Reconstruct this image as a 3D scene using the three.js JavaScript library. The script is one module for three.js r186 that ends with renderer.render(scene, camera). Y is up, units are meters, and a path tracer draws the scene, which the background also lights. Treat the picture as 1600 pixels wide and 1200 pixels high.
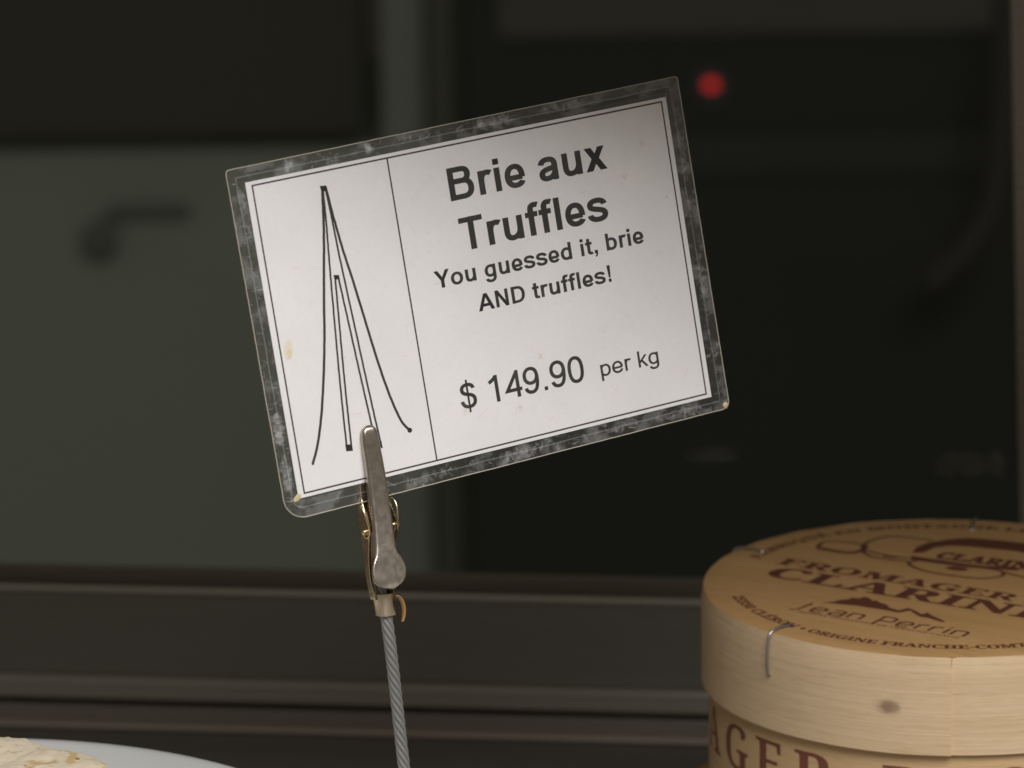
import * as THREE from 'three';
import { mergeGeometries } from 'three/addons/utils/BufferGeometryUtils.js';
import { RoundedBoxGeometry } from 'three/addons/geometries/RoundedBoxGeometry.js';
import { RectAreaLightUniformsLib } from 'three/addons/lights/RectAreaLightUniformsLib.js';

// ---------------------------------------------------------------- camera, light, exposure
const scene = new THREE.Scene();
scene.background = new THREE.Color().setRGB(0.205, 0.178, 0.148);          // warm dim light of the shop all round
const camera = new THREE.PerspectiveCamera(2 * Math.atan(0.1) * 180 / Math.PI, 4 / 3, 0.02, 30);
camera.position.set(0.00466, 0.33515, 0.73166);
camera.rotation.set(-0.230715, 0, -0.01419, 'YXZ');
camera.focus = 0.752;
camera.userData.fStop = 22;
const renderer = new THREE.WebGLRenderer({ antialias: true });
renderer.toneMapping = THREE.LinearToneMapping;
renderer.toneMappingExposure = 1.0;
renderer.shadowMap.enabled = true;
renderer.shadowMap.type = THREE.PCFSoftShadowMap;
RectAreaLightUniformsLib.init();

const LAMP_AT = new THREE.Vector3(0.4, 1.3, 0.91), LAMP_W = 1.2, LAMP_H = 0.8;
const lampLight = new THREE.RectAreaLight(new THREE.Color().setRGB(0.995, 0.985, 1), 8.8, LAMP_W, LAMP_H);
lampLight.position.copy(LAMP_AT);
lampLight.lookAt(0, 0.18, 0);
lampLight.name = 'lamp_panel_light';
scene.add(lampLight);

// ---------------------------------------------------------------- helpers
function rng(seed) { let s = seed >>> 0; return () => { s = (s + 0x6D2B79F5) >>> 0; let t = s; t = Math.imul(t ^ (t >>> 15), t | 1); t ^= t + Math.imul(t ^ (t >>> 7), t | 61); return ((t ^ (t >>> 14)) >>> 0) / 4294967296; }; }
const lattice = (() => { const r = rng(77), a = new Float32Array(65536); for (let i = 0; i < 65536; i++) a[i] = r(); return a; })();
function vnoise(x, y) {
  const xi = Math.floor(x), yi = Math.floor(y), fx = x - xi, fy = y - yi, u = fx * fx * (3 - 2 * fx), v = fy * fy * (3 - 2 * fy);
  const g = (i, j) => lattice[((i & 255) << 8) | (j & 255)];
  return (g(xi, yi) * (1 - u) + g(xi + 1, yi) * u) * (1 - v) + (g(xi, yi + 1) * (1 - u) + g(xi + 1, yi + 1) * u) * v;
}
function fbm(x, y, n = 4) { let a = 0, w = 0.5, t = 0; for (let i = 0; i < n; i++) { a += w * vnoise(x + 17.3 * i, y - 9.1 * i); t += w; x *= 2.03; y *= 2.03; w *= 0.5; } return a / t; }
const sstep = (a, b, x) => { const t = Math.min(1, Math.max(0, (x - a) / (b - a))); return t * t * (3 - 2 * t); };
function canvas(w, h) { const c = document.createElement('canvas'); c.width = w; c.height = h; return [c, c.getContext('2d')]; }
function tex(c, color = true, repeat = false) {
  const t = new THREE.CanvasTexture(c);
  if (color) t.colorSpace = THREE.SRGBColorSpace;
  if (repeat) t.wrapS = t.wrapT = THREE.RepeatWrapping;
  t.magFilter = THREE.LinearFilter;
  return t;
}
function paint(w, h, f) {            // f(x, y) -> [r, g, b] 0..255
  const [c, g] = canvas(w, h), im = g.createImageData(w, h), d = im.data;
  for (let y = 0, i = 0; y < h; y++) for (let x = 0; x < w; x++, i += 4) { const p = f(x, y); d[i] = p[0]; d[i + 1] = p[1]; d[i + 2] = p[2]; d[i + 3] = 255; }
  g.putImageData(im, 0, 0);
  return [c, g];
}
const rgb = (r, g, b) => new THREE.Color().setRGB(r, g, b);
const std = (o) => new THREE.MeshStandardMaterial(o);
const phy = (o) => new THREE.MeshPhysicalMaterial(o);
function mesh(name, geo, mat, parent) {
  const m = new THREE.Mesh(geo, mat); m.name = name; m.castShadow = m.receiveShadow = true; parent.add(m); return m;
}
function group(name, label, category, pos = [0, 0, 0]) {
  const g = new THREE.Group(); g.name = name; g.position.set(...pos); g.userData = { label, category }; scene.add(g); return g;
}
function box(x0, x1, y0, y1, z0, z1, r = 0) {
  const w = x1 - x0, h = y1 - y0, d = z1 - z0;
  const g = r ? new RoundedBoxGeometry(w, h, d, 2, Math.min(r, w / 2.01, h / 2.01, d / 2.01)) : new THREE.BoxGeometry(w, h, d);
  return g.translate((x0 + x1) / 2, (y0 + y1) / 2, (z0 + z1) / 2);
}
// grid(nu, nv, f) : f(u, v) -> [x, y, z]; uv optional
function grid(nu, nv, f, uvf = (u, v) => [u, v]) {
  const p = [], t = [], ix = [];
  for (let j = 0; j <= nv; j++) for (let i = 0; i <= nu; i++) { p.push(...f(i / nu, j / nv)); t.push(...uvf(i / nu, j / nv)); }
  for (let j = 0; j < nv; j++) for (let i = 0; i < nu; i++) { const a = j * (nu + 1) + i, b = a + 1, c = a + nu + 1, d = c + 1; ix.push(a, b, d, a, d, c); }
  const g = new THREE.BufferGeometry();
  g.setAttribute('position', new THREE.Float32BufferAttribute(p, 3));
  g.setAttribute('uv', new THREE.Float32BufferAttribute(t, 2));
  g.setIndex(ix); g.computeVertexNormals();
  return g;
}

// ---------------------------------------------------------------- shared surface maps
const brushed = tex(paint(1024, 256, (x, y) => { const v = 150 + 70 * (fbm(x / 180, y / 1.3, 3) - 0.5) + 50 * (fbm(x / 40, y / 30, 3) - 0.5); return [v, v, v]; })[0], false, true);
const smudge = tex(paint(512, 512, (x, y) => { const v = 140 + 80 * (fbm(x / 34, y / 34, 5) - 0.35); return [v, v, v]; })[0], false, true);

// ---------------------------------------------------------------- the setting: case floor, shelf above, room behind
const floorMat = std({ color: rgb(0.16, 0.15, 0.14), roughness: 0.55, metalness: 0.2, roughnessMap: brushed });
const floor = mesh('case_floor', box(-0.75, 0.75, -0.03, 0, -0.32, 0.36), floorMat, scene);
floor.userData = { kind: 'structure', label: 'dark metal floor of the display case', category: 'floor' };
const shelf = mesh('upper_shelf', box(-0.75, 0.75, 0.2715, 0.284, -0.27, 0.0585), std({ color: rgb(0.3, 0.29, 0.27), roughness: 0.5 }), scene);
shelf.userData = { kind: 'structure', label: 'upper shelf of the display case above the sign', category: 'shelf' };
const backWall = mesh('room_wall', box(-4, 4, -2.2, 3.2, -3.4, -3.3), std({ color: rgb(0.32, 0.3, 0.27), roughness: 0.8 }), scene);
backWall.userData = { kind: 'structure', label: 'dark wall of the room behind the display case', category: 'wall' };

// lamp panel on the shop side, behind the camera
{
  const g = group('lamp_panel', 'large soft white lamp panel lighting the case from the shop side', 'lamp', LAMP_AT.toArray());
  g.quaternion.copy(lampLight.quaternion);
  mesh('housing', box(-LAMP_W / 2 - 0.03, LAMP_W / 2 + 0.03, -LAMP_H / 2 - 0.03, LAMP_H / 2 + 0.03, 0.015, 0.07, 0.01), std({ color: rgb(0.6, 0.6, 0.58), roughness: 0.5 }), g);
  mesh('diffuser', box(-LAMP_W / 2, LAMP_W / 2, -LAMP_H / 2, LAMP_H / 2, 0.006, 0.015), std({ color: rgb(0.8, 0.8, 0.78), emissive: rgb(0.995, 0.985, 1), emissiveIntensity: 0.3, roughness: 0.6 }), g);
}

// ---------------------------------------------------------------- sliding doors and their track at the back of the case
const WALL = { pos: [-0.031, 0, -0.277], turn: -7.4 * Math.PI / 180 };
const bronze = (r, g, b, rough = 0.45) => std({ color: rgb(r, g, b), roughness: rough, metalness: 0.35, roughnessMap: brushed });
{
  const t = group('sliding_door_track', 'dark bronze metal track running along the back of the display case', 'door track', WALL.pos);
  t.rotation.y = WALL.turn;
  const X0 = -0.5, X1 = 0.6;
  mesh('floor_trim', box(X0, X1, 0.0002, 0.0016, 0.0005, 0.0045, 0.0006), bronze(0.52, 0.45, 0.38), t);
  mesh('lower_rail', box(X0, X1, 0.0005, 0.0056, -0.03, 0, 0.0006), bronze(0.29, 0.265, 0.23), t);
  mesh('groove_floor', box(X0, X1, 0.0005, 0.0076, -0.034, -0.0305), bronze(0.08, 0.07, 0.06), t);
  mesh('middle_rail', box(X0, X1, 0.0074, 0.0142, -0.03, 0.0008, 0.0012), bronze(0.4, 0.375, 0.315), t);
  mesh('fascia', box(X0, X1, 0.0144, 0.0383, -0.0068, -0.002), bronze(0.25, 0.245, 0.21), t);
  mesh('lip', box(X0, X1, 0.0384, 0.0398, -0.0022, 0.0002, 0.0005), bronze(0.54, 0.52, 0.44), t);
}
{
  const d = group('sliding_door', 'sliding glass door with brown bottom rail behind the price sign', 'door', WALL.pos);
  d.rotation.y = WALL.turn;
  mesh('bottom_rail', box(-0.5, 0.24, 0.0345, 0.0432, -0.0112, -0.0078, 0.0006), std({ color: rgb(0.17, 0.14, 0.112), roughness: 0.5 }), d);
  mesh('glass', box(-0.5, 0.24, 0.0432, 0.27, -0.0105, -0.0098), phy({ color: rgb(0.9, 0.93, 0.9), roughness: 0.02, transmission: 1, thickness: 0, ior: 1.5, specularIntensity: 0.05 }), d);
  const s = mesh('stile', box(0, 0.024, 0.0434, 0.265, -0.0097, -0.004, 0.0015), bronze(0.3, 0.27, 0.23, 0.5), d);
  s.geometry.translate(0, -0.064, 0); s.position.set(0.1718, 0.064, 0); s.rotation.z = 0.034;
}
// ---------------------------------------------------------------- room behind, out of focus; cabinet and hood stand in for reflections
const FAR = 1.7;
const greenTone = phy({ specularIntensity: 0.5, color: rgb(0.136, 0.147, 0.123), roughness: 0.7 });
{
  const c = group('reflection_cabinet', 'grey-green cabinet added in place of a hazy reflection in the glass door', 'cabinet', [-0.3, -0.9, -1.1]);  // added solid shapes replacing a green-grey reflection in the door glass
  mesh('reflection_panel', box(-0.6, 0.2435, 0, 0.925, -0.3, 0, 0.004), greenTone, c);
  mesh('reflection_post', box(0.2435, 0.2655, 0, 1.4, -0.3, 0.004, 0.003), phy({ specularIntensity: 0.5, color: rgb(0.14, 0.142, 0.13), roughness: 0.7 }), c);  // both uprights stand in for a reflected strip
  mesh('reflection_post', box(0.266, 0.2815, 0, 1.4, -0.3, 0, 0.003), phy({ specularIntensity: 0.5, color: rgb(0.092, 0.096, 0.074), roughness: 0.7 }), c);
  const k = mesh('reflection_handle', new THREE.SphereGeometry(0.0092, 20, 14).scale(1, 1, 0.6).translate(0.1065, 0.8805, 0.008), phy({ color: rgb(0.068, 0.073, 0.06), roughness: 0.8, specularIntensity: 0.3 }), c);  // knob and bar stand in for a blurred reflection
  mesh('reflection_bar', new THREE.CapsuleGeometry(0.0026, 0.036, 4, 10).rotateZ(Math.PI / 2).translate(0.131, 0.8955, 0.01), k.material, c);
}
{
  const c = group('reflection_hood', 'dark hood added in place of a hazy reflection in the glass', 'hood', [-0.33, 0.031, -1.078]);  // added; a dark reflection built as a solid shape
  mesh('shell', box(-0.6, 0.268, 0.0, 0.6, -0.02, 0, 0.008), phy({ color: rgb(0.036, 0.035, 0.029), roughness: 0.8, specularIntensity: 0.3 }), c);
}
{
  const a = group('dark_appliance', 'dark appliance with a small red indicator light behind the glass', 'appliance', [0.2, -0.9, -1.0]);
  mesh('cabinet', box(-0.2165, 0.9, 0, 1.6, -0.1, 0, 0.006), phy({ color: rgb(0.017, 0.0178, 0.0155), roughness: 0.8, specularIntensity: 0.25 }), a);
  mesh('lighter_band', box(-0.2, 0.9, 0.925, 0.945, 0.0003, 0.004, 0.002), phy({ color: rgb(0.022, 0.024, 0.021), roughness: 0.8, specularIntensity: 0.25 }), a);
  mesh('lighter_band', box(-0.2, 0.9, 0.99, 1.1, 0.0003, 0.005, 0.002), phy({ color: rgb(0.046, 0.044, 0.039), roughness: 0.8, specularIntensity: 0.25 }), a);  // upper strip: a hazy reflection put into the colour
  const lx = -0.1031, ly = 0.9676;
  mesh('light_bezel', new THREE.CylinderGeometry(0.0075, 0.0085, 0.004, 24).rotateX(Math.PI / 2).translate(lx, ly, 0.002), std({ color: rgb(0.012, 0.012, 0.012), roughness: 0.6 }), a);
  mesh('indicator_light', new THREE.SphereGeometry(0.0031, 18, 12).scale(1, 0.8, 0.6).translate(lx, ly, 0.005), std({ color: rgb(0.06, 0.004, 0.004), emissive: rgb(1, 0.012, 0.018), emissiveIntensity: 0.62, roughness: 0.9 }), a);
  const L = new THREE.PointLight(new THREE.Color().setRGB(1, 0.05, 0.05), 0.00005); L.position.set(0.2 + lx, -0.9 + ly, -0.99).sub(camera.position).multiplyScalar(FAR).add(camera.position); L.shadow.radius = 0.3; L.castShadow = true; L.name = 'indicator_glow'; scene.add(L);
}
{
  const pts = [[0.19, -0.012], [0.199, -0.003], [0.207, 0.005], [0.2165, 0.022], [0.221, 0.06], [0.222, 0.12]].map(([x, y]) => new THREE.Vector3(x, y, -0.93));
  const h = mesh('rubber_hose', new THREE.TubeGeometry(new THREE.CatmullRomCurve3(pts), 60, 0.0062, 12), phy({ color: rgb(0.021, 0.019, 0.016), roughness: 0.7, specularIntensity: 0.4 }), scene);
  h.userData = { label: 'curved hose hanging in the dark behind the glass door', category: 'hose' };
}
for (const n of ['reflection_cabinet', 'reflection_hood', 'dark_appliance', 'rubber_hose']) {     // pushed further back so they blur more
  const o = scene.getObjectByName(n); o.position.sub(camera.position).multiplyScalar(FAR).add(camera.position); o.scale.setScalar(FAR);
}
// ---------------------------------------------------------------- the price card (built in its own plane, millimetres -> metres)
const CARD = new THREE.Matrix4().set(0.86923, -0.14897, 0.47143, 0, 0.09286, 0.98575, 0.14027, 0.18142, -0.4856, -0.07815, 0.87068, 0, 0, 0, 0, 1);
const mm = 0.001;
{
  const card = group('price_card', 'laminated white price card for truffle brie held by the metal clip', 'price sign');
  card.matrix.copy(CARD); card.matrix.decompose(card.position, card.quaternion, card.scale); card.scale.set(1, 1, 1);
  // paper insert: printed sheet
  const PW = 93.1, PH = 61.1, S = 21, W = Math.round(PW * S), H = Math.round(PH * S);
  const [cv, g] = paint(W, H, (x, y) => { const v = 5 * (fbm(x / 9, y / 9, 3) - 0.5) + 9 * (fbm(x / 260, y / 260, 3) - 0.5); return [231 + v, 229 + v, 228 + v * 0.9]; });
  g.save(); g.translate(W / 2 + 0.1 * S, H / 2); g.scale(S, -S);            // millimetres from the middle, y up
  g.rotate(0.0004);
  g.strokeStyle = '#2b2a29'; g.fillStyle = '#171616'; g.lineJoin = 'miter';
  g.lineWidth = 0.3; g.strokeRect(-45.3, -29.75, 90.6, 59.5);
  g.beginPath(); g.moveTo(-16.55, 29.75); g.lineTo(-16.5, -29.75); g.stroke();
  const spline = (pts, lw) => {
    const c = new THREE.SplineCurve(pts.map((p) => new THREE.Vector2(...p))).getPoints(80), r = rng(pts.length * 7 + 3);
    g.lineWidth = lw; g.lineCap = 'round'; g.beginPath();
    c.forEach((p, i) => { const j = (r() - 0.5) * 0.05; i ? g.lineTo(p.x + j, p.y) : g.moveTo(p.x, p.y); }); g.stroke();
  };
  // the tower drawing
  spline([[-31.1, 26.4], [-31.4, 24.2], [-32.35, 17.74], [-34.25, 7.35], [-35.9, -2.04], [-37.5, -9.59], [-39.24, -16.31], [-41.0, -21.49], [-42.55, -24.6]], 0.52);
  spline([[-30.3, 26.5], [-29.76, 20.97], [-28.95, 14.47], [-27.9, 8.13], [-26.74, -0.02], [-25.58, -7.83], [-24.28, -14.89], [-22.75, -20.3], [-21.3, -22.6]], 0.5);
  spline([[-31.0, 26], [-31.35, 21], [-31.85, 15.5], [-32.45, 9.08], [-34.1, -10.31], [-35.0, -23.6]], 0.38);
  spline([[-30.4, 26], [-30.15, 21.4], [-29.8, 12.03], [-28.52, -11.53], [-27.7, -24.6]], 0.38);
  spline([[-31.5, 9.2], [-33.13, -10.52], [-34.0, -23.6]], 0.38);
  spline([[-30.8, 9.2], [-29.58, -11.29], [-28.7, -24.6]], 0.38);
  const poly = (p) => { g.beginPath(); p.forEach((q, i) => (i ? g.lineTo(...q) : g.moveTo(...q))); g.closePath(); g.fill(); };
  poly([[-31.5, 27.1], [-30.1, 26.95], [-30.2, 25.9], [-31.35, 26.0]]);
  poly([[-31.75, 9.9], [-30.6, 9.7], [-30.65, 8.9], [-31.7, 9.0]]);
  poly([[-35.2, -22.5], [-33.85, -22.7], [-33.8, -24.0], [-35.2, -23.8]]);
  poly([[-28.95, -23.4], [-27.55, -23.5], [-27.5, -24.8], [-28.9, -24.7]]);
  g.beginPath(); g.arc(-21.2, -22.7, 0.5, 0, 7); g.fill();
  // lettering: plain grotesque letters drawn as pen strokes (s) and filled outlines (f), 716 units cap height
  const BOLD = {
    B: [722, 's143,0L143,716', 's143,658L392,658C505,658 548,610 548,535C548,455 495,402 400,402L143,402', 's143,402L425,402C540,402 598,335 598,230C598,115 530,58 410,58L143,58'],
    r: [389, 's137,0L137,519', 's137,285C145,410 195,468 275,468C315,468 348,460 378,444'],
    i: [278, 's141,0L141,519', 'f71,589L211,589L211,716L71,716'],
    e: [556, 's105,222L458,222', 's452,212C460,372 395,465 282,465C165,465 104,375 104,258C104,132 172,50 290,50C370,50 425,78 452,132'],
    a: [556, 's98,362C118,440 188,467 275,467C385,467 430,425 430,335L430,0', 's430,290C350,245 105,275 105,146C105,85 150,50 222,50C330,50 430,110 430,235'],
    u: [611, 's140,519L140,205C140,98 188,52 265,52C370,52 468,120 468,270', 's470,519L470,0'],
    x: [556, 'f15,0L185,270L25,519L195,519L278,380L362,519L526,519L367,272L541,0L370,0L278,150L185,0'],
    T: [611, 's305,0L305,716', 's21,656L590,656'],
    f: [333, 's155,0L155,560C155,645 195,672 262,672C292,672 318,668 340,660', 's12,467L315,467'],
    l: [278, 's141,0L141,716'],
    s: [556, 's465,368C447,435 380,469 280,469C180,469 110,436 110,372C110,312 165,294 275,270C400,242 462,215 462,150C462,82 395,47 285,47C170,47 102,88 88,160'],
    Y: [667, 'f263,0L263,301L-1,716L168,716L338,432L504,716L670,716L407,300L407,0'],
    o: [611, 's305,470C185,470 108,385 108,259C108,133 185,50 305,50C425,50 502,133 502,259C502,385 425,470 305,470'],
    g: [611, 's465,380C440,432 380,467 300,467C190,467 113,385 113,264C113,138 185,62 300,62C390,62 440,110 465,170', 's468,519L468,20C468,-100 410,-158 290,-158C190,-158 130,-128 108,-52'],
    d: [611, 's470,380C440,432 380,467 300,467C190,467 113,385 113,259C113,130 190,52 300,52C385,52 440,95 470,150', 's470,0L470,716'],
    b: [611, 's141,380C171,432 231,467 311,467C421,467 498,385 498,259C498,130 421,52 311,52C226,52 171,95 141,150', 's141,0L141,716'],
    t: [333, 's158,668L158,145C158,78 190,54 240,54C272,54 298,60 322,68', 's18,467L318,467'],
    ',': [278, 'f72,140L212,140L212,25L203,-52L165,-108L110,-148L82,-92L128,-55L142,0L72,0'],
    A: [722, 'f0,0L285,716L438,716L719,0L565,0L504,163L216,163L157,0Z262,284L458,284L360,548'],
    N: [722, 's143,0L143,716', 's577,0L577,716', 'f73,716L215,716L648,0L503,0'],
    D: [722, 's143,0L143,716', 's143,656L330,656C510,656 602,540 602,360C602,170 510,60 335,60L143,60'],
    '!': [333, 'f108,0L232,0L232,137L108,137', 'f96,716L242,716L208,186L132,186'],
    ' ': [278],
  };
  const LIGHT = {
    $: [556, 's458,520C440,608 375,640 280,640C170,640 110,592 110,518C110,430 190,400 290,376C405,350 470,310 470,208C470,112 395,52 285,52C165,52 95,108 78,218', 'f250,-95L306,-95L306,770L250,770'],
    1: [556, 's328,0L328,716', 's325,690C285,635 205,575 108,540'],
    4: [556, 's412,0L412,716', 's405,668L75,206L530,206'],
    9: [556, 's272,670C160,670 85,590 85,475C85,360 160,280 272,280C384,280 459,360 459,475C459,590 384,670 272,670', 's462,480C475,190 420,40 262,40C165,40 108,90 90,168'],
    0: [556, 's278,672C150,672 84,560 84,353C84,146 150,38 278,38C406,38 472,146 472,353C472,560 406,672 278,672'],
    '.': [278, 'f90,0L190,0L190,100L90,100'],
    p: [556, 's112,-199L112,519', 's112,385C150,440 200,484 280,484C400,484 470,390 470,262C470,130 395,35 278,35C205,35 145,75 112,140'],
    e: [556, 's80,240L474,240', 's471,235C475,390 395,485 282,485C160,485 82,395 82,257C82,120 160,35 285,35C380,35 440,76 466,150'],
    r: [333, 's112,0L112,519', 's112,290C122,425 170,478 232,478C277,478 312,468 338,450'],
    k: [500, 's112,0L112,716', 'f155,165L155,290L370,519L490,519L275,300L508,0L392,0L212,240'],
    g: [556, 's445,385C410,440 350,484 270,484C150,484 85,385 85,262C85,130 160,45 270,45C350,45 410,90 445,150', 's445,519L445,10C445,-120 385,-172 270,-172C170,-172 110,-135 98,-58'],
    ' ': [278],
  };
  const word = (s, face, v, h, x0, x1, base, cap) => {         // v, h: weight of upright and level strokes
    const first = { B: 73, T: 21, Y: 0, A: 0, $: 40, p: 68 }[s[0]] ?? 40, last = { x: 15, s: 26, e: 38, '!': 95, 0: 38, g: 60 }[s[s.length - 1]] ?? 40;
    const total = [...s].reduce((t, c) => t + face[c][0], 0) - first - last, kx = (x1 - x0) / total, ky = cap / 716, q = v / h;
    let x = -first;
    for (const c of s) {
      for (const d of face[c].slice(1)) {
        g.save(); g.translate(x0 + x * kx, base); g.scale(kx * q, ky); g.lineWidth = h; g.lineCap = 'butt'; g.lineJoin = 'miter'; g.miterLimit = 3; g.beginPath();
        for (const m of d.slice(1).matchAll(/([LCZ]?)([-\d., ]+)/g)) { const n = m[2].split(/[ ,]+/).map(Number).map((z, i) => (i % 2 ? z : z / q)); if (m[1] === 'L') g.lineTo(...n); else if (m[1] === 'C') g.bezierCurveTo(...n); else { if (m[1] === 'Z') g.closePath(); g.moveTo(...n); } }
        if (d[0] === 's') g.stroke(); else { g.closePath(); g.fill('evenodd'); }
        g.restore();
      }
      x += face[c][0];
    }
  };
  word('Brie aux', BOLD, 140, 114, -4.45, 30.9, 19.0, 6.4);
  word('Truffles', BOLD, 140, 114, -3.66, 29.45, 9.05, 6.4);
  word('You guessed it, brie', BOLD, 138, 112, -10.7, 36.5, 2.95, 3.4);
  word('AND truffles!', BOLD, 138, 112, -2.25, 27.9, -3.2, 3.3);
  word('$ 149.90', LIGHT, 104, 90, -9.3, 18.5, -21.35, 5.3);
  word('per kg', LIGHT, 98, 86, 22.3, 35.7, -21.35, 3.25);
  // stains, specks and scratches seen on the card
  const r = rng(5);
  g.fillStyle = 'rgba(214,196,140,0.3)'; g.beginPath(); g.ellipse(-43.6, -2.2, 0.9, 1.9, -0.25, 0, 7); g.fill();
  g.fillStyle = 'rgba(205,180,120,0.25)'; g.beginPath(); g.ellipse(-43.5, -3.0, 0.5, 1.1, -0.1, 0, 7); g.fill();
  for (let i = 0; i < 46; i++) {
    const x = -44 + 88 * r(), y = -29 + 57 * r(), a = r() * 6.3, l = 0.4 + 2.6 * r();
    g.strokeStyle = `rgba(${150 + 40 * r()},${125 + 20 * r()},${105},${0.06 + 0.13 * r()})`; g.lineWidth = 0.08 + 0.1 * r();
    g.beginPath(); g.moveTo(x, y); g.quadraticCurveTo(x + l * 0.5 * Math.cos(a) + 0.3 * (r() - 0.5), y + l * 0.5 * Math.sin(a) + 0.3 * (r() - 0.5), x + l * Math.cos(a), y + l * Math.sin(a)); g.stroke();
  }
  for (let i = 0; i < 40; i++) { g.fillStyle = `rgba(120,95,70,${0.08 + 0.3 * r() * r()})`; g.beginPath(); g.arc(-44 + 88 * r(), -29 + 57 * r(), 0.06 + 0.2 * r() * r(), 0, 7); g.fill(); }
  for (const [x, y, q] of [[34.5, 16.5, 0.6], [-8.5, -21.8, 0.7], [3, -23.5, 0.9], [39.5, 22.5, 0.5], [9.5, -14.5, 0.55]])
    for (let i = 0; i < 14; i++) { g.fillStyle = `rgba(165,130,95,0.09)`; g.beginPath(); g.ellipse(x + (r() - 0.5) * 2 * q, y + (r() - 0.5) * 2 * q, 0.1 + 0.4 * r() * q, 0.1 + 0.3 * r() * q, r() * 3, 0, 7); g.fill(); }
  g.restore();
  const paper = mesh('paper_insert', new THREE.BoxGeometry(PW * mm, PH * mm, 0.14 * mm), [0, 0, 0, 0, 1, 0].map((k) => k), card);
  const plain = std({ color: rgb(0.78, 0.77, 0.75), roughness: 0.8 });
  const printed = std({ map: tex(cv), roughness: 0.75 });
  printed.map.anisotropy = 8;
  paper.material = [plain, plain, plain, plain, printed, plain];
  paper.position.set(-0.13 * mm, 0.08 * mm, 0); paper.rotation.z = -0.0068;

  // clear pouch: two films welded outside the paper
  const OW = 100, OH = 67.78, RAD = { bl: 4.2, br: 1.5, tl: 0.7, tr: 0.6 };
  const roundIn = (x, y) => {                      // square corner -> rounded corner
    const k = x < 0 ? (y < 0 ? 'bl' : 'tl') : (y < 0 ? 'br' : 'tr'), R = RAD[k], ax = Math.abs(x) - (OW / 2 - R), ay = Math.abs(y) - (OH / 2 - R);
    if (ax <= 0 || ay <= 0) return [x, y];
    const q = Math.max(ax, ay) / Math.hypot(ax, ay);
    return [Math.sign(x) * (OW / 2 - R + ax * q), Math.sign(y) * (OH / 2 - R + ay * q)];
  };
  const film = (side) => grid(200, 140, (u, v) => {
    const [x, y] = roundIn((u - 0.5) * OW, (v - 0.5) * OH);
    const dx = Math.max(0, Math.abs(x + 0.13) - PW / 2), dy = Math.max(0, Math.abs(y - 0.08) - PH / 2), out = Math.hypot(dx, dy) + 0.5 * (fbm(x / 5 + 40, y / 5, 2) - 0.5);
    const z = 0.03 + 0.24 * (1 - sstep(0.2, 1.7, out)) + (out > 0.3 ? 0.05 * (fbm(x / 2.2, y / 2.2 + 9, 3) - 0.5) : 0);
    return [x * mm, y * mm, side * z * mm];
  });
  const TW = 1500, TH = 1017, k = TW / OW;
  // scuffs (matter): where the film is scratched, whitened or dirty it stops being clear
  const [sc, sg] = paint(TW, TH, (px, py) => {
    const x = px / k - OW / 2, y = OH / 2 - py / k, out = Math.max(Math.abs(x + 0.13) - PW / 2, Math.abs(y - 0.08) - PH / 2);
    if (out < 0) { const v = 255 - 5 * sstep(0.55, 0.8, fbm(x / 3, y / 3, 4)); return [v, v, v]; }
    let v = 253 - 12 * sstep(0.45, 0.72, fbm(x / 2.6 + 3, y / 2.6, 5)) - 16 * sstep(0.6, 0.72, fbm(x / 0.9, y / 0.9 + 50, 4)) * sstep(0.52, 0.68, fbm(x / 7, y / 7 + 20, 2));
    v -= 20 * sstep(0.16, 0.0, Math.abs(out - 1.55 - 0.25 * (fbm(x / 6, y / 6, 2) - 0.5)));     // the weld line
    return [v, v, v];
  });
  {
    const q = rng(91);
    sg.save(); sg.translate(TW / 2, TH / 2); sg.scale(k, -k);
    const border = () => { const t = q(), s = q() * 3.0 + 0.15; return t < 0.3 ? [-50 + 100 * q(), -33.7 + s] : t < 0.55 ? [-50 + 100 * q(), 33.7 - s] : t < 0.78 ? [-49.8 + s, -33 + 66 * q()] : [49.8 - s, -33 + 66 * q()]; };
    for (let i = 0; i < 420; i++) {
      const [x, y] = border(), a = q() * 6.3, l = 0.3 + 1.6 * q();
      const c = 60 + 120 * q(); sg.strokeStyle = `rgba(${c},${c},${c},${0.08 + 0.34 * q() * q()})`; sg.lineWidth = 0.04 + 0.08 * q();
      sg.beginPath(); sg.moveTo(x, y); sg.quadraticCurveTo(x + l * 0.5 * Math.cos(a) + 0.5 * (q() - 0.5), y + l * 0.5 * Math.sin(a), x + l * Math.cos(a), y + l * 0.6 * Math.sin(a)); sg.stroke();
    }
    const blotch = (x, y, rx, ry, n, dark) => { for (let i = 0; i < n; i++) { const t = q() * 6.3, w = Math.sqrt(q()); sg.fillStyle = `rgba(${dark},${dark},${dark},${0.015 + 0.045 * q()})`; sg.beginPath(); sg.ellipse(x + w * rx * Math.cos(t), y + w * ry * Math.sin(t), 0.2 + 0.9 * q(), 0.12 + 0.45 * q(), q() * 3, 0, 7); sg.fill(); } };
    blotch(8, 32.4, 4.0, 1.0, 80, 90); blotch(-20, 32.3, 0.8, 0.8, 22, 60); blotch(-37, 32.2, 1.0, 0.9, 26, 80); blotch(24, 32.6, 6, 0.7, 40, 120);
    blotch(1, -32.4, 4.2, 1.1, 70, 110); blotch(20, -32.6, 6, 0.7, 30, 130); blotch(38, -32.4, 6, 0.9, 44, 120); blotch(-48.6, -16, 0.7, 3, 40, 70); blotch(-48.4, -25, 0.8, 3.5, 46, 60); blotch(-20, -32.4, 5, 0.8, 34, 130); blotch(48.4, -8, 0.8, 6, 40, 120); blotch(48.5, 20, 0.6, 8, 40, 140); blotch(-47.6, 28, 0.7, 2, 26, 120);
    sg.restore();
  }
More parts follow.
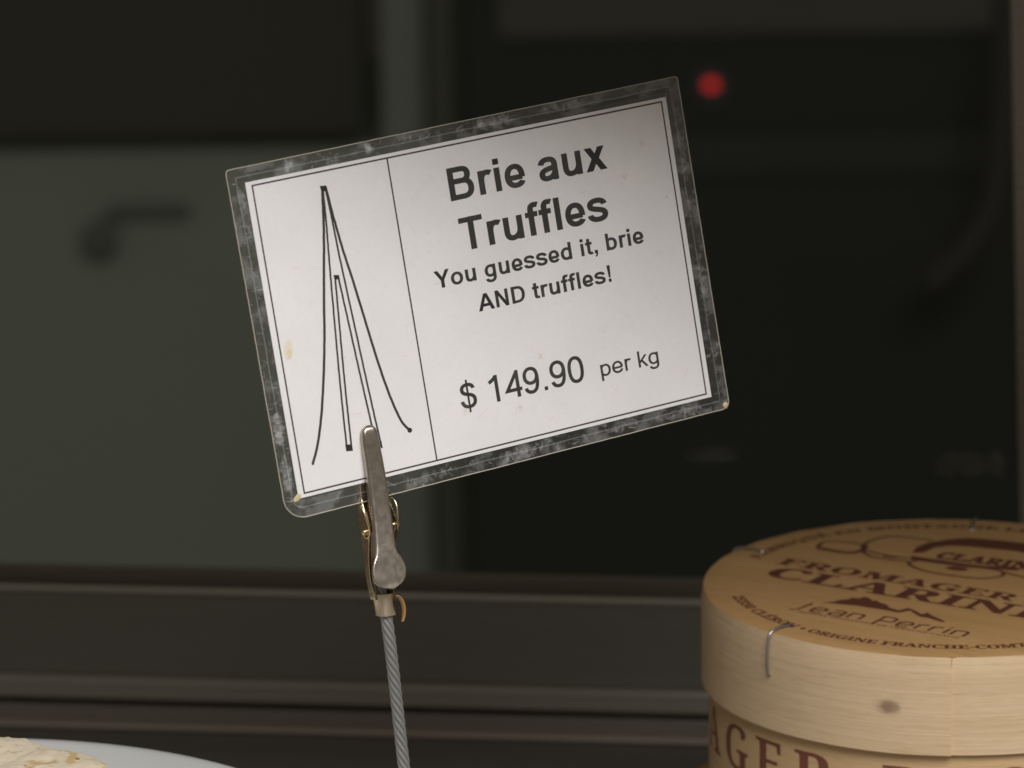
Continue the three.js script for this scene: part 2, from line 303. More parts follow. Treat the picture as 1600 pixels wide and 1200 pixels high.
  const [rc] = paint(512, 348, (x, y) => { const v = 8 + 24 * fbm(x / 30, y / 30, 5); return [v, v, v]; });
  const filmMat = phy({ color: rgb(1, 0.995, 0.985), roughness: 1, roughnessMap: tex(rc, false), transmission: 1, transmissionMap: tex(sc, false), thickness: 0, ior: 1.5 });
  mesh('front_film', film(1), filmMat, card);
  mesh('back_film', film(-1), filmMat, card);
  // cut edge of the pouch
  const rim = [], N = 60, er = rng(31);
  const side = (x0, y0, x1, y1) => { for (let i = 0; i < N; i++) { const t = i / N; let [x, y] = roundIn(x0 + (x1 - x0) * t, y0 + (y1 - y0) * t); const j = 0.08 * (er() - 0.5); rim.push(new THREE.Vector3((x + j * 0.6) * mm, (y + j * 0.6) * mm, 0)); } };
  side(-OW / 2, -OH / 2, OW / 2, -OH / 2); side(OW / 2, -OH / 2, OW / 2, OH / 2); side(OW / 2, OH / 2, -OW / 2, OH / 2); side(-OW / 2, OH / 2, -OW / 2, -OH / 2);
  mesh('cut_edge', new THREE.TubeGeometry(new THREE.CatmullRomCurve3(rim, true, 'centripetal'), 900, 0.11 * mm, 6, true), phy({ color: rgb(0.62, 0.56, 0.46), roughness: 0.35, transmission: 0.35, thickness: 0 }), card);
  // two scraps of yellowed glue at the corners
  const glue = std({ color: rgb(0.58, 0.47, 0.27), roughness: 0.5 });
  const lump = (sx, sy, sz, seed) => { const s = new THREE.IcosahedronGeometry(1, 3), p = s.attributes.position; for (let i = 0; i < p.count; i++) { const q = 0.75 + 0.6 * fbm(p.getX(i) * 1.7 + seed, p.getY(i) * 1.7 + p.getZ(i) * 2, 3); p.setXYZ(i, p.getX(i) * q * sx * mm, p.getY(i) * q * sy * mm, p.getZ(i) * q * sz * mm); } s.computeVertexNormals(); return s; };
  mesh('glue_scrap', lump(0.55, 0.6, 0.25, 2).translate(49.0 * mm, -33.2 * mm, 0.15 * mm), glue, card);
  mesh('glue_scrap', lump(0.85, 0.5, 0.08, 8).rotateZ(0.6).translate(-47.2 * mm, -29.9 * mm, 0.22 * mm), glue, card);
}

// ---------------------------------------------------------------- clip on a twisted steel cable
{
  const BASE = new THREE.Vector3(-0.0098, 0, 0.011);
  const st = group('clip_stand', 'metal crocodile clip on twisted steel cable holding the price card', 'sign holder', BASE.toArray());
  const toStand = new THREE.Matrix4().makeTranslation(-BASE.x, -BASE.y, -BASE.z).multiply(CARD).multiply(new THREE.Matrix4().makeScale(mm, mm, mm));
  const nickel = phy({ color: rgb(0.43, 0.385, 0.33), metalness: 1, roughness: 0.48, roughnessMap: smudge });
  const brass = phy({ color: rgb(0.72, 0.58, 0.38), metalness: 1, roughness: 0.45, roughnessMap: smudge });
  const lerpTab = (tab, y) => {                 // smooth curve through the rows of a table
    const n = tab.length; let i = 0; while (i < n - 2 && y < tab[i + 1][0]) i++;
    const y0 = tab[i][0], y1 = tab[i + 1][0], t = (y - y0) / (y1 - y0), d = (j, k) => { const p = tab[Math.max(0, j - 1)], q = tab[Math.min(n - 1, j + 1)]; return (q[k] - p[k]) / (q[0] - p[0]) * (y1 - y0); };
    return tab[i].map((v, k) => k === 0 ? y : v * (2 * t ** 3 - 3 * t * t + 1) + d(i, k) * (t ** 3 - 2 * t * t + t) + tab[i + 1][k] * (3 * t * t - 2 * t ** 3) + d(i + 1, k) * (t ** 3 - t * t));
  };
  // a pressed sheet-metal channel: [y, centre x, half width, height of its back, depth of its side walls]
  function channel(tab, n, sgn, thick = 0.38) {
    const y0 = tab[0][0], y1 = tab[tab.length - 1][0], rows = [];
    for (let j = 0; j <= n; j++) {
      const y = y0 + (y1 - y0) * (j / n), [, cx, w, h, d] = lerpTab(tab, y), r = Math.min(0.7, w * 0.7, Math.max(d, 0.12)), ring = [];
      const prof = (o) => { const a = [], W = w - o, R = Math.max(0.05, r - o), top = h - o; a.push([-W, top - Math.max(d, R)]); for (let k = 0; k <= 5; k++) { const t = Math.PI - k / 5 * Math.PI / 2; a.push([-W + R + R * Math.cos(t), top - R + R * Math.sin(t)]); } for (let k = 0; k <= 5; k++) { const t = Math.PI / 2 - k / 5 * Math.PI / 2; a.push([W - R + R * Math.cos(t), top - R + R * Math.sin(t)]); } a.push([W, top - Math.max(d, R)]); return a; };
      const outer = prof(0), inner = prof(Math.min(thick, w * 0.6)).reverse();
      for (const [x, z] of [...outer, ...inner, outer[0]]) ring.push([cx + x, y, sgn * z]);
      rows.push(ring);
    }
    const m = rows[0].length - 1, g = grid(m, n, (u, v) => rows[Math.round(v * n)][Math.round(u * m)]);
    const caps = [rows[0], rows[n]].map((ring) => { const p = [], ix = []; const c = ring.length - 1; ring.forEach((q) => p.push(...q)); for (let i = 0; i < c / 2 - 1; i++) { const a = i, b = i + 1, e = c - 1 - i, f = c - 2 - i; ix.push(a, b, f, a, f, e); } const q = new THREE.BufferGeometry(); q.setAttribute('position', new THREE.Float32BufferAttribute(p, 3)); q.setAttribute('uv', new THREE.Float32BufferAttribute(new Float32Array(p.length / 3 * 2), 2)); q.setIndex(ix); q.computeVertexNormals(); return q; });
    const all = mergeGeometries([g, ...caps]), ap = all.attributes.position, au = all.attributes.uv;
    for (let i = 0; i < ap.count; i++) au.setXY(i, (ap.getX(i) + 0.7 * ap.getZ(i)) / 14, ap.getY(i) / 14);
    return all.applyMatrix4(toStand);
  }
  const front = [[-19.5, -30.25, 0.5, 0.85, 0.3], [-19.7, -30.27, 1.0, 1.15, 0.6], [-20.2, -30.3, 1.42, 1.4, 0.9], [-21.2, -30.35, 1.7, 1.55, 1.1], [-24, -30.45, 1.85, 1.7, 1.2], [-28, -30.6, 1.95, 1.95, 1.3], [-35.8, -31.3, 2.1, 2.8, 1.6], [-41, -32.0, 2.25, 3.6, 1.5], [-43.6, -32.45, 2.5, 4.1, 0.9], [-45.2, -32.65, 3.15, 4.4, 0.45], [-47.0, -32.8, 3.65, 4.7, 0.4], [-48.6, -32.95, 3.5, 5.0, 0.4], [-49.8, -32.95, 2.6, 5.2, 0.4], [-50.4, -32.95, 1.3, 5.35, 0.4], [-50.7, -32.95, 0.5, 5.4, 0.35]];
  mesh('front_jaw', channel(front, 96, 1), nickel, st);
  const back = [[-22, -30.6, 1.6, 1.0, 0.5], [-24, -30.6, 2.0, 1.3, 0.8], [-33, -31.0, 2.7, 2.4, 1.6], [-36, -31.1, 3.05, 2.8, 3.4], [-39, -31.15, 3.2, 3.0, 4.6], [-42, -31.3, 3.15, 2.9, 3.6], [-45, -31.7, 3.0, 2.6, 2.6], [-49, -32.5, 2.6, 2.2, 2.2], [-52.5, -33.0, 2.15, 1.9, 2.6], [-53, -33.0, 2.1, 1.9, 2.4]];
  mesh('back_jaw', channel(back, 70, -1), brass, st);
  // hinge: pin with rolled ends and a spring of a few coils round it
  const pin = new THREE.CapsuleGeometry(0.62, 7.0, 6, 14).rotateZ(Math.PI / 2).translate(-31.2, -39.6, 0.4).applyMatrix4(toStand);
  mesh('hinge_pin', pin, brass, st);
  const coil = []; for (let i = 0; i <= 160; i++) { const t = i / 160, a = t * Math.PI * 2 * 4; coil.push(new THREE.Vector3(-33.4 + t * 4.6, -39.6 + 1.35 * Math.sin(a), 0.4 + 1.35 * Math.cos(a))); }
  mesh('spring', new THREE.TubeGeometry(new THREE.CatmullRomCurve3(coil), 320, 0.3, 8).applyMatrix4(toStand), nickel, st);
  for (const s of [-1, 1]) {                    // looped ears of the hinge on either side of the jaw
    const loop = []; for (let i = 0; i <= 40; i++) { const a = -0.5 + i / 40 * 4.2; loop.push(new THREE.Vector3(-31.2 + s * (3.25 + 0.25 * Math.sin(a * 2)), -37.6 + 3.2 * Math.cos(a) * 1.0, 0.6 + 1.5 * Math.sin(a))); }
    mesh('ear_loop', new THREE.TubeGeometry(new THREE.CatmullRomCurve3(loop), 60, 0.2, 8).applyMatrix4(toStand), brass, st);
  }
  // crimped ferrule
  const fer = grid(40, 16, (u, v) => {
    const a = -0.5 + u * (Math.PI * 2 + 0.5), y = -52.2 - 4.3 * v - 0.25 * Math.sin(a * 1.0), r = 1.88 + 0.18 * (1 - u) + 0.12 * Math.sin(a * 3 + v * 3) - 0.12 * Math.sin(v * Math.PI), lean = (y + 54) * 0.02;
    return [-33.05 + lean + r * Math.sin(a), y, 0.9 * r * Math.cos(a)];
  });
  const ferIn = grid(40, 16, (u, v) => { const a = -0.5 + u * (Math.PI * 2 + 0.5), y = -52.2 - 4.3 * v - 0.25 * Math.sin(a), r = 1.58 + 0.18 * (1 - u); return [-33.05 + (y + 54) * 0.02 + r * Math.sin(a), y, 0.9 * r * Math.cos(a)]; });
  mesh('ferrule', mergeGeometries([fer, ferIn]).applyMatrix4(toStand), phy({ color: rgb(0.66, 0.56, 0.42), metalness: 0.85, roughness: 0.6, roughnessMap: smudge }), st);
  const tabPath = new THREE.CatmullRomCurve3([[-31.3, -52.9, 1.0], [-30.4, -53.2, 1.1], [-29.7, -54.2, 1.0], [-29.4, -55.8, 0.8], [-29.6, -57.2, 0.7], [-30.1, -58.4, 0.7]].map((p) => new THREE.Vector3(...p)));
  const tab = grid(8, 30, (u, v) => { const p = tabPath.getPoint(v), a = u * Math.PI * 2, w = (0.8 - 0.4 * Math.pow(v, 3)); return [p.x + 0.3 * Math.cos(a), p.y, p.z + w * Math.sin(a)]; });
  mesh('bent_tab', tab.applyMatrix4(toStand), phy({ color: rgb(0.72, 0.43, 0.16), metalness: 0.8, roughness: 0.5 }), st);
  // cable: six strands laid round a core, frayed ends inside the tail of the clip
  const top = new THREE.Vector3(-33.1, -50.6, -0.2).applyMatrix4(toStand), mid = new THREE.Vector3(-33.05, -57.3, 0).applyMatrix4(toStand), low = new THREE.Vector3(-0.0176, 0.0893, 0.0138).sub(BASE), foot = new THREE.Vector3(0, 0.006, 0);
  const axis = new THREE.CatmullRomCurve3([top, mid, low, foot]), len = axis.getLength();
  const cableMat = std({ color: rgb(0.33, 0.33, 0.31), metalness: 0.45, roughness: 0.55 });
  const cable = mesh('cable', new THREE.TubeGeometry(axis, 120, 0.75 * mm, 10), cableMat, st);
  for (let s = 0; s < 6; s++) {
    const pts = [], n = 340;
    for (let i = 0; i <= n; i++) {
      const t = i / n, p = axis.getPointAt(t), a = t * len / 0.0128 * Math.PI * 2 + s * Math.PI / 3, splay = 1 + 0.5 * sstep(0.05, 0, t) * Math.sin(s * 2.4);
      pts.push(new THREE.Vector3(p.x + 0.8 * mm * splay * Math.cos(a), p.y, p.z - 0.8 * mm * splay * Math.sin(a)));
    }
    mesh('strand', new THREE.TubeGeometry(new THREE.CatmullRomCurve3(pts), 680, 0.45 * mm, 7), cableMat, cable);
  }
  mesh('base', new THREE.LatheGeometry([[0, 0.009], [0.004, 0.009], [0.016, 0.0075], [0.021, 0.005], [0.022, 0.002], [0.0215, 0], [0, 0]].map((p) => new THREE.Vector2(...p)), 48), nickel, st);
}

// ---------------------------------------------------------------- wooden cheese boxes
const R = 0.055, LIDH = 0.0214, BOXH = 0.0483;
const print = '#5a2f1d';
const woodAt = (x, y, seed) => {               // x along the grain, y across, millimetres
  const f = fbm(x / 22 + seed, y / 0.55, 4), m = fbm(x / 60 + seed * 2, y / 5, 3), p = fbm(x / 2.2, y / 0.35 + seed, 2), s = sstep(0.66, 0.8, fbm(x / 9 + seed, y / 0.5 + 31, 3));
  const v = (f - 0.5) * 13 + (m - 0.5) * 24 + (p - 0.5) * 18 - s * 16;
  return [217 + v * 0.5, 189 + v * 0.55, 150 + v * 0.62];
};
const lidTop = (() => {                        // veneer with the brown print, 110 mm across, seen from above (x right, y towards the front)
  const N = 2048, S = N / 110, T = 33.5 * Math.PI / 180, c0 = Math.cos(T), s0 = Math.sin(T);
  const [cv, g] = paint(N, N, (px, py) => { const x = px / S - 55, y = py / S - 55, u = x * c0 + y * s0, v = -x * s0 + y * c0; const w = woodAt(u, v, 3); return [w[0] - 42, w[1] - 53, w[2] - 64]; });
  g.save(); g.translate(N / 2, N / 2); g.scale(S, S);
  g.fillStyle = print; g.strokeStyle = print;
  const fit = (s, font, x0, x1, base, cap, fat = 0, cs = 71.4) => { g.save(); g.translate(x0, base); g.font = font; const m = g.measureText(s), w = m.actualBoundingBoxRight + m.actualBoundingBoxLeft; g.scale((x1 - x0) / w, cap / cs); g.fillText(s, m.actualBoundingBoxLeft, 0); if (fat) { g.lineWidth = fat; g.strokeText(s, m.actualBoundingBoxLeft, 0); } g.restore(); };
  const arc = (s, r, a0, a1, cap, inward) => {   // letters along a circle from angle a0 to a1
    g.font = 'bold 100px serif'; const ws = [...s].map((ch) => g.measureText(ch).width), tot = ws.reduce((p, q) => p + q, 0); let acc = 0;
    [...s].forEach((ch, i) => { const a = a0 + (a1 - a0) * (acc + ws[i] / 2) / tot; acc += ws[i]; g.save(); g.rotate(a); g.translate(r, 0); g.rotate(inward ? -Math.PI / 2 : Math.PI / 2); const k = Math.abs(a1 - a0) * r / tot; g.scale(k, cap / 71.4); g.fillText(ch, -ws[i] / 2, 0); g.lineWidth = 5; g.strokeText(ch, -ws[i] / 2, 0); g.restore(); });
  };
  const D = Math.PI / 180;
  arc('25330 CLÉRON • ORIGINE FRANCHE-COMTÉ', 49.2, 171 * D, 74 * D, 2.5, true);
  arc('FABRIQUÉ EN MONTAGNE LE MOTTE - COMPAGNIE LE MONT', 46.2, -152 * D, 39 * D, 2.6, false);
  g.save(); g.rotate(T);
  fit('FROMAGER DES', 'bold 100px serif', -41, 40, 5.8, 5.0, 2.6);
  fit('CLARINES', 'bold 100px serif', -38.6, 40, 15.7, 8.0, 2.6);
  // the maker's name, drawn in thin even strokes
  g.lineWidth = 0.75; g.lineCap = 'butt';
  const st = (...segs) => { g.beginPath(); for (const s of segs) s.forEach((p, i) => (i ? g.lineTo(p[0], p[1]) : g.moveTo(p[0], p[1]))); g.stroke(); };
  const b = 34.7, xh = 3.5;
  let x = -20.6;
  st([[x + 2.2, b - 5.6], [x + 1.6, b], [x + 0.9, b + 0.7], [x - 0.2, b + 0.8]]); x += 4.4;                                        // j
  const E = () => { st([[x, b - xh / 2], [x + 3, b - xh / 2], [x + 2.9, b - xh + 0.5], [x + 2.2, b - xh], [x + 0.7, b - xh], [x, b - xh + 0.7], [x, b - 0.7], [x + 0.7, b], [x + 2.9, b]]); x += 4.5; };
  const Rr = () => { st([[x, b], [x, b - xh]], [[x, b - xh + 0.6], [x + 0.8, b - xh], [x + 2.1, b - xh]]); x += 3.3; };
  const Nn = () => { st([[x, b], [x, b - xh]], [[x, b - xh + 0.1], [x + 2.4, b - xh], [x + 3, b - xh + 0.6], [x + 3, b]]); x += 4.5; };
  E();
  st([[x + 0.2, b - xh], [x + 2.4, b - xh], [x + 3, b - xh + 0.6], [x + 3, b], [x + 0.6, b], [x, b - 0.5], [x, b - xh / 2 + 0.3], [x + 0.6, b - xh / 2], [x + 3, b - xh / 2]]); x += 4.5;   // a
  Nn(); x += 2.6;
  st([[x, b + 1.4], [x, b - 4.6], [x + 2.6, b - 4.6], [x + 3.2, b - 4], [x + 3.2, b - 2.2], [x + 2.6, b - 1.6], [x, b - 1.6]]); x += 4.7;                                       // p
  E(); Rr(); Rr(); st([[x + 0.3, b], [x + 0.3, b - xh]], [[x + 0.3, b - xh - 1.3], [x + 0.3, b - xh - 0.7]]); x += 1.9; Nn();
  fit('MAÎTRE FROMAGER EN FRANCHE-COMTÉ', 'bold 100px sans-serif', -18, 20.5, 36.6, 0.95);
  g.restore();
  // mountain of the maker's mark
  g.beginPath();
  [[-29.3, 13.6], [-26.8, 13.1], [-25.4, 11.9], [-23.5, 11.4], [-22.4, 10.2], [-21, 10.9], [-19.6, 9.6], [-18.6, 11], [-18.4, 12.9], [-17.4, 12.6], [-16.7, 14.6], [-15.6, 15.6], [-15.1, 18.5], [-13.3, 20.4], [-11, 18.7], [-9.8, 20.9], [-8.8, 23.6], [-7.3, 22.5], [-6.8, 24.4], [-4.2, 29.2], [-5, 29.8], [-7.6, 26.6], [-9.4, 25.3], [-11, 20.8], [-13.6, 22.2], [-17, 19.6], [-21.9, 16.6]].forEach((p, i) => (i ? g.lineTo(...p) : g.moveTo(...p)));
  g.closePath(); g.fill();
  // row of bells drawn in line above the words
  g.lineWidth = 0.95; g.lineJoin = 'round';
  const curve = (pts, close) => { const c = new THREE.CatmullRomCurve3(pts.map((p) => new THREE.Vector3(p[0], p[1], 0)), close, 'centripetal').getPoints(60); g.beginPath(); c.forEach((p, i) => (i ? g.lineTo(p.x, p.y) : g.moveTo(p.x, p.y))); };
  curve([[-26.5, -29.3], [-26.2, -32.6], [-24.5, -35], [-20.5, -34.6], [-17, -33], [-15.6, -30.4], [-17.2, -27], [-19.6, -24.9], [-23.4, -26.6]], true); g.stroke();
  curve([[-26.2, -30.6], [-22.8, -27.6], [-19, -26.2], [-16.4, -28.2]]); g.stroke();
  curve([[-16.6, -26.1], [-16.5, -30.2], [-14.2, -35.5], [-9, -39.3], [-4, -37.6], [0.1, -35.4]]); g.stroke();
  curve([[-16.9, -26.1], [-15.1, -22], [-11.4, -19.4], [-7.2, -17.7]]); g.stroke();
  curve([[-16.4, -27.6], [-12, -23.4], [-6.8, -20.5]]); g.stroke();
  curve([[-12.6, -22.6], [-11, -21.4], [-9.4, -21]]); g.stroke();
  g.beginPath(); [[-5.8, -24.9], [-4.2, -29.6], [-1.2, -33.4], [3.6, -36], [8.4, -37], [15, -34.6], [20.6, -31.6], [27, -26], [29.5, -20.5], [24, -20.6], [17, -25.4], [8, -29.4], [3.4, -30.6], [0.2, -29.4], [-3.2, -25]].forEach((p, i) => (i ? g.lineTo(...p) : g.moveTo(...p))); g.closePath(); g.fill();
  g.beginPath(); [[-6.2, -22.4], [-3.4, -20.8], [3.2, -16.6], [9.4, -13.2], [13.2, -12.6], [17.4, -11], [16, -9], [10.6, -10.4], [5, -12.4], [-2.4, -16.6], [-6.8, -19.2]].forEach((p, i) => (i ? g.lineTo(...p) : g.moveTo(...p))); g.closePath(); g.fill();
  curve([[-7.4, -16.4], [-5, -10.6], [-0.5, -6.9], [4, -4.4], [8, -3.3], [12.1, -5], [12.6, -8.4], [8, -12], [2, -15.4], [-4, -18.6]], true); g.stroke();
  g.beginPath(); g.ellipse(2.9, -11.4, 2.6, 1.6, 0.5, 0, 7); g.fill();
  curve([[13, -8], [16.6, -4], [22, -1], [27, -2.4], [28.4, -7]]); g.stroke();
  // lettering on the large bell
  g.save(); g.translate(-1.2, -20.6); g.rotate(0.5); fit('CLARINES', 'bold 100px serif', 0, 29, 0, 5.2, 9); g.restore();
  g.restore();
  return cv;
})();
const bandTex = (() => {                       // lid band, unrolled: 360 mm x 21.4 mm
  const W = 2048, H = 512, [cv, g] = paint(W, H, (px, py) => woodAt(px / W * 360, py / H * 21.4 * 1.0, 11));
  g.save(); g.scale(W / 360, H / 21.4);
  // grey thumb mark, about 3 mm
  const q = rng(12); for (let i = 0; i < 26; i++) { const a = q() * 6.3, w = q() * q(); g.fillStyle = 'rgba(112,98,78,0.045)'; g.beginPath(); g.ellipse(BANDSPOT()[0] + 4.2 * w * Math.cos(a), BANDSPOT()[1] + 3.6 * w * Math.sin(a), 1.4 + 1.0 * q(), 1.0 + 0.8 * q(), 0, 0, 7); g.fill(); }
  g.restore();
  return cv;
})();
function BANDSPOT() { return [13.4, 11.2]; }
const bodyTex = (() => {                       // body, unrolled: 336 mm x 27 mm, lettering starts just under the lid
  const W = 2048, H = 256, [cv, g] = paint(W, H, (px, py) => { const w = woodAt(px / W * 336, py / H * 27, 23); return [w[0] - 4, w[1] - 10, w[2] - 18]; });
  g.save(); g.scale(W / 336, H / 27); g.fillStyle = '#7d4a39';
  const at = (ch, deg, w) => { const x = (((200 - deg) % 360 + 360) % 360) / 360 * 336; g.save(); g.translate(x, 14.6); g.font = 'bold 100px serif'; const m = g.measureText(ch); g.scale(w / m.width, 10 / 71.4); g.fillText(ch, -m.width / 2, 0); g.restore(); };
  [['F', 226, 9], ['R', 213, 10], ['O', 200, 11], ['M', 186, 12.5], ['A', 171, 11], ['G', 156, 11.5], ['E', 142.5, 9.5], ['R', 129, 10.5], ['D', 106, 11], ['E', 93, 9.5], ['S', 82, 8.5]].forEach((a) => at(...a));
  g.restore();
  return cv;
})();
const woodTop = std({ map: tex(lidTop), roughness: 0.62 });
const bandMap = tex(bandTex), bodyMap = tex(bodyTex);
const woodBump = tex(paint(1024, 128, (x, y) => { const v = 128 + 110 * (fbm(x / 90, y / 2.2, 3) - 0.5); return [v, v, v]; })[0], false, true);
const woodBand = std({ map: bandMap, roughness: 0.6, bumpMap: woodBump, bumpScale: 0.00012 });
const woodBody = phy({ map: bodyMap, roughness: 0.6, clearcoat: 0.35, clearcoatRoughness: 0.25 });
const woodEdge = std({ color: rgb(0.6, 0.45, 0.26), roughness: 0.75 });
const wire = phy({ color: rgb(0.5, 0.5, 0.5), metalness: 1, roughness: 0.35 });
function cheeseBox(name, label, pos, detailed) {
  const b = group(name, label, 'cheese box', pos);
  b.userData.group = 'stacked cheese boxes';
  // body
  const br = R - 0.0017, body = grid(128, 4, (u, v) => { const a = (200 - 360 * u) * Math.PI / 180; return [br * Math.cos(a), 0.0012 + v * (BOXH - LIDH + 0.008), br * Math.sin(a)]; }, (u, v) => [u, Math.min(1, v * (BOXH - LIDH + 0.008) / (BOXH - LIDH))]);
  mesh('body', body, woodBody, b);
  mesh('bottom', new THREE.CylinderGeometry(br - 0.0004, br - 0.0004, 0.0012, 96).translate(0, 0.0008, 0), woodEdge, b);
  // lid: a flat veneer disc inside a bent band whose end overlaps the start
  const lid = new THREE.Group(); lid.name = 'lid'; b.add(lid);
  const rimJ = (a) => 0.00022 * (fbm(Math.cos(a) * 9 + 20, Math.sin(a) * 9 + 20, 3) - 0.5);
  const seam = 96 * Math.PI / 180, turn = Math.PI * 2 + 0.5, th = 0.0011;
  const rad = (t) => R - 0.0006 * t;          // spirals inward away from the visible end
  const yT = (a) => BOXH - 0.0001 + rimJ(a), yB = (a) => BOXH - LIDH + 0.00035 * (fbm(a * 3 + 5, 2.5, 2) - 0.5);
  const band = (off) => grid(220, 8, (u, v) => {
    const a = seam + u * turn, e = 0.0006, rr = rad(u) - off, vv = v, y = yB(a) + (yT(a) - yB(a)) * vv, edge = off ? 0 : Math.max(0, vv - 0.94) / 0.06;
    return [(rr - edge * edge * e * 0.7) * Math.cos(a), y, (rr - edge * edge * e * 0.7) * Math.sin(a)];
  }, (u, v) => [u * turn / (Math.PI * 2), v]);
  const capB = grid(220, 1, (u, v) => { const a = seam + u * turn, rr = rad(u) - v * th; return [rr * Math.cos(a), yB(a), rr * Math.sin(a)]; });
  const endCap = grid(1, 1, (u, v) => { const rr = rad(0) - u * th; return [rr * Math.cos(seam), yB(seam) + (yT(seam) - yB(seam)) * v, rr * Math.sin(seam)]; });
  const bandGeo = mergeGeometries([band(0), band(th), capB, endCap]);
  mesh('band', bandGeo, woodBand, lid);
  const discR = (a) => { const u = ((((a - seam) % (Math.PI * 2)) + Math.PI * 2) % (Math.PI * 2)) / turn; return rad(u) - 0.00045; };
  const disc = grid(160, 24, (u, v) => { const a = u * Math.PI * 2, rr = v * (discR(a) + rimJ(a)); return [rr * Math.cos(a), BOXH + 0.0002 - 0.0003 * sstep(0.975, 1, v) + 0.0002 * (fbm(rr * Math.cos(a) * 40 + 9, rr * Math.sin(a) * 40 + 9, 2) - 0.5), rr * Math.sin(a)]; }, (u, v) => { const a = u * Math.PI * 2, rr = v * discR(a); return [0.5 + rr * Math.cos(a) / 0.11, 0.5 - rr * Math.sin(a) / 0.11]; });
  mesh('top_panel', disc, woodTop, lid);
  if (detailed) for (const [deg, rin, drop] of [[140, 0.0478, 0.0088], [-146, 0.0475, 0.007], [-77, 0.0445, 0.007], [33, 0.0475, 0.008]]) {
    const a = deg * Math.PI / 180, ro = R + 0.0002, p = (r, y) => new THREE.Vector3(r * Math.cos(a), y, r * Math.sin(a));
    const c = new THREE.CatmullRomCurve3([p(rin, BOXH - 0.0005), p(rin + 0.0006, BOXH + 0.0005), p(ro - 0.002, BOXH + 0.0006), p(ro - 0.0002, BOXH - 0.0001), p(ro + 0.0004, BOXH - 0.0018), p(ro + 0.0003, BOXH - drop), p(ro - 0.0008, BOXH - drop - 0.0006)], false, 'centripetal');
    mesh('staple', new THREE.TubeGeometry(c, 40, 0.00032, 8), wire, lid);
  }
  return b;
}
const lidC = [0.10077, 0, -0.08398];
cheeseBox('cheese_box', 'round pale wooden cheese box with brown printed lid, uppermost of the stack', [lidC[0], BOXH + 0.0002, lidC[2]], true);
cheeseBox('cheese_box_001', 'round wooden cheese box lying under the other box on the case floor', [lidC[0] - 0.004, 0, lidC[2] + 0.001], false).rotation.y = 1.1;

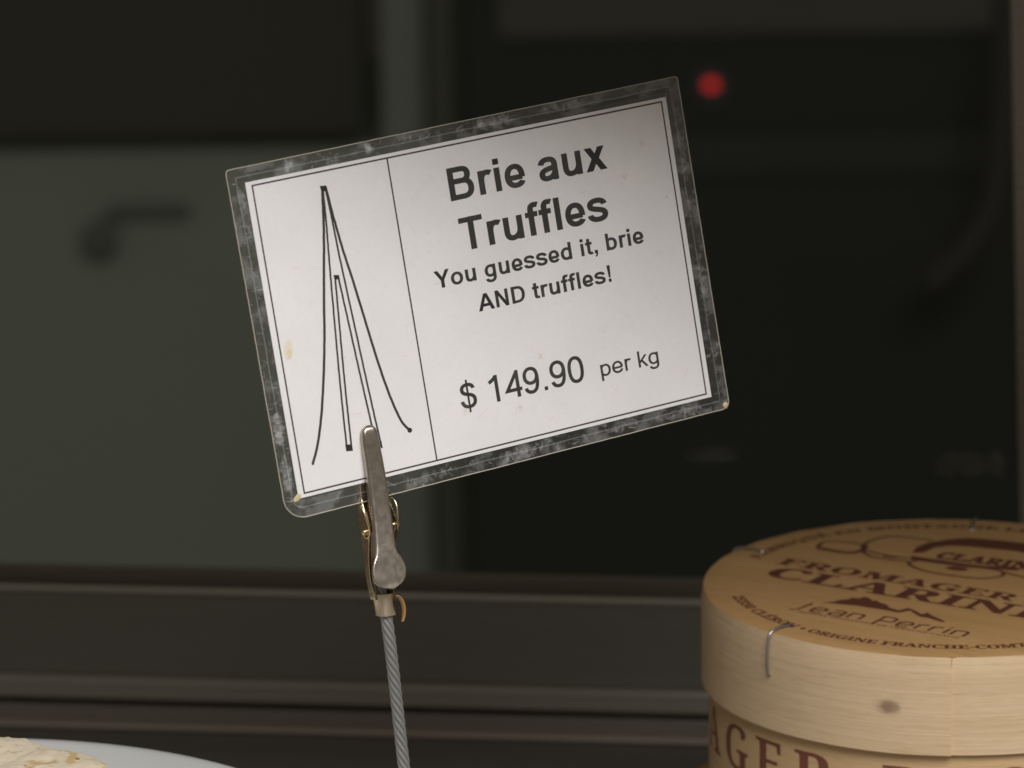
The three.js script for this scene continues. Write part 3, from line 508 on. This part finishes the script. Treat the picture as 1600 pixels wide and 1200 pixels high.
// ---------------------------------------------------------------- plate with a piece of brie
{
  const P = [-0.1118, 0, 0.031];
  const pl = group('cake_stand', 'white glazed cake stand carrying the piece of brie', 'cake stand', P);
  const glaze = phy({ color: rgb(0.68, 0.69, 0.66), roughness: 0.25, clearcoat: 0.5, clearcoatRoughness: 0.1 });
  const lathe = (p, n = 160) => new THREE.LatheGeometry(p.map((q) => new THREE.Vector2(...q)), n);
  mesh('plate', lathe([[0, 0.0605], [0.05, 0.0605], [0.057, 0.0618], [0.072, 0.068], [0.0848, 0.0732], [0.0859, 0.0738], [0.0862, 0.0732], [0.0855, 0.0721], [0.072, 0.066], [0.056, 0.0585], [0.05, 0.0575], [0, 0.0575]]), glaze, pl);
  mesh('foot', lathe([[0.014, 0.0574], [0.011, 0.05], [0.0095, 0.036], [0.011, 0.02], [0.02, 0.009], [0.038, 0.004], [0.042, 0.0015], [0.042, 0], [0.0, 0]], 80), glaze, pl);
  // brie: a thick cut slab with uneven, speckled rind
  const out = [[-0.1159, -0.0202], [-0.0995, -0.0103], [-0.0855, -0.0005], [-0.0768, 0.0078], [-0.0715, 0.0234], [-0.0814, 0.0563], [-0.106, 0.0768], [-0.1348, 0.0686], [-0.1455, 0.0316], [-0.1348, -0.0054]].map(([x, z]) => new THREE.Vector3(x - P[0], 0, z - P[2]));
  const cc = new THREE.CatmullRomCurve3(out, true), ce = new THREE.Vector3(); out.forEach((p) => ce.add(p)); ce.divideScalar(out.length);
  const prof = [[0.9, 0.0], [1.0, 0.003], [1.03, 0.011], [1.02, 0.019], [1.0, 0.0255], [0.97, 0.0282], [0.9, 0.0297], [0.7, 0.0304], [0.4, 0.0308], [0.0, 0.0308]];
  const pc = new THREE.SplineCurve(prof.map((p) => new THREE.Vector2(...p)));
  const brie = grid(260, 60, (u, v) => {
    const q = pc.getPoint(v), b = cc.getPointAt(u % 1), n = (fbm(Math.cos(u * 6.283) * 14 + 30, Math.sin(u * 6.283) * 14 + v * 9, 4) - 0.5), k = q.x * (1 + 0.03 * n);
    const x = ce.x + (b.x - ce.x) * k, z = ce.z + (b.z - ce.z) * k;
    return [x, 0.0607 + q.y + (v > 0.1 ? 0.0017 * (fbm(x * 160 + 5, z * 160 + 5, 4) - 0.5) + 0.0007 * (fbm(x * 900, z * 900, 2) - 0.5) : 0), z];
  }, (u, v) => { const q = pc.getPoint(v), b = cc.getPointAt(u % 1); return [((b.x - ce.x) * q.x + 0.06) / 0.12, ((b.z - ce.z) * q.x + 0.06) / 0.12 + (v < 0.45 ? v : 0)]; });
  const [bc] = paint(1024, 1024, (x, y) => {
    const f = fbm(x / 90, y / 90, 5), s = sstep(0.6, 0.76, fbm(x / 26 + 8, y / 26, 4)), t = sstep(0.78, 0.86, fbm(x / 12, y / 12 + 60, 3)), w = 24 * (f - 0.5);
    return [208 + w - 18 * s - 60 * t, 194 + w - 30 * s - 84 * t, 168 + w - 54 * s - 100 * t];
  });
  const m = mesh('brie_piece', brie, phy({ map: tex(bc, true, true), roughness: 0.75 }), scene);
  m.position.set(...P);
  m.userData = { label: 'creamy white piece of brie with brown specks on the cake stand', category: 'cheese' };
}
// ---------------------------------------------------------------- added scrap of clear film in place of a reflection on the glass
{
  const g = grid(60, 34, (u, v) => { const wv = 0.55 + 0.7 * fbm(v * 5 + 3, 1.5, 2), wu = 0.45 + 0.9 * fbm(u * 6, 7.5, 2), x = (u - 0.5) * 0.018 * wv, y = (v - 0.5) * 0.007 * wu; return [x + 0.0012 * (fbm(u * 9, v * 9, 2) - 0.5), y + 0.0016 * (fbm(u * 7 + 9, v * 7, 3) - 0.5), 0.0022 * Math.abs(fbm(u * 7, v * 10, 4) - 0.5) + 0.0004]; });
  const s = mesh('reflection_scrap', g, phy({ color: rgb(0.8, 0.78, 0.72), roughness: 0.15, transmission: 0.985, thickness: 0 }), scene);  // added stand-in for a streaky reflection, not a real scrap
  const c = Math.cos(WALL.turn), n = Math.sin(WALL.turn), lx = 0.1585, lz = -0.0097;
  s.position.set(WALL.pos[0] + lx * c + lz * n, 0.077, WALL.pos[2] - lx * n + lz * c); s.rotation.y = WALL.turn;
  s.userData = { label: 'crumpled scrap of clear film added in place of a reflection on the glass door', category: 'plastic film' };
}

renderer.render(scene, camera);
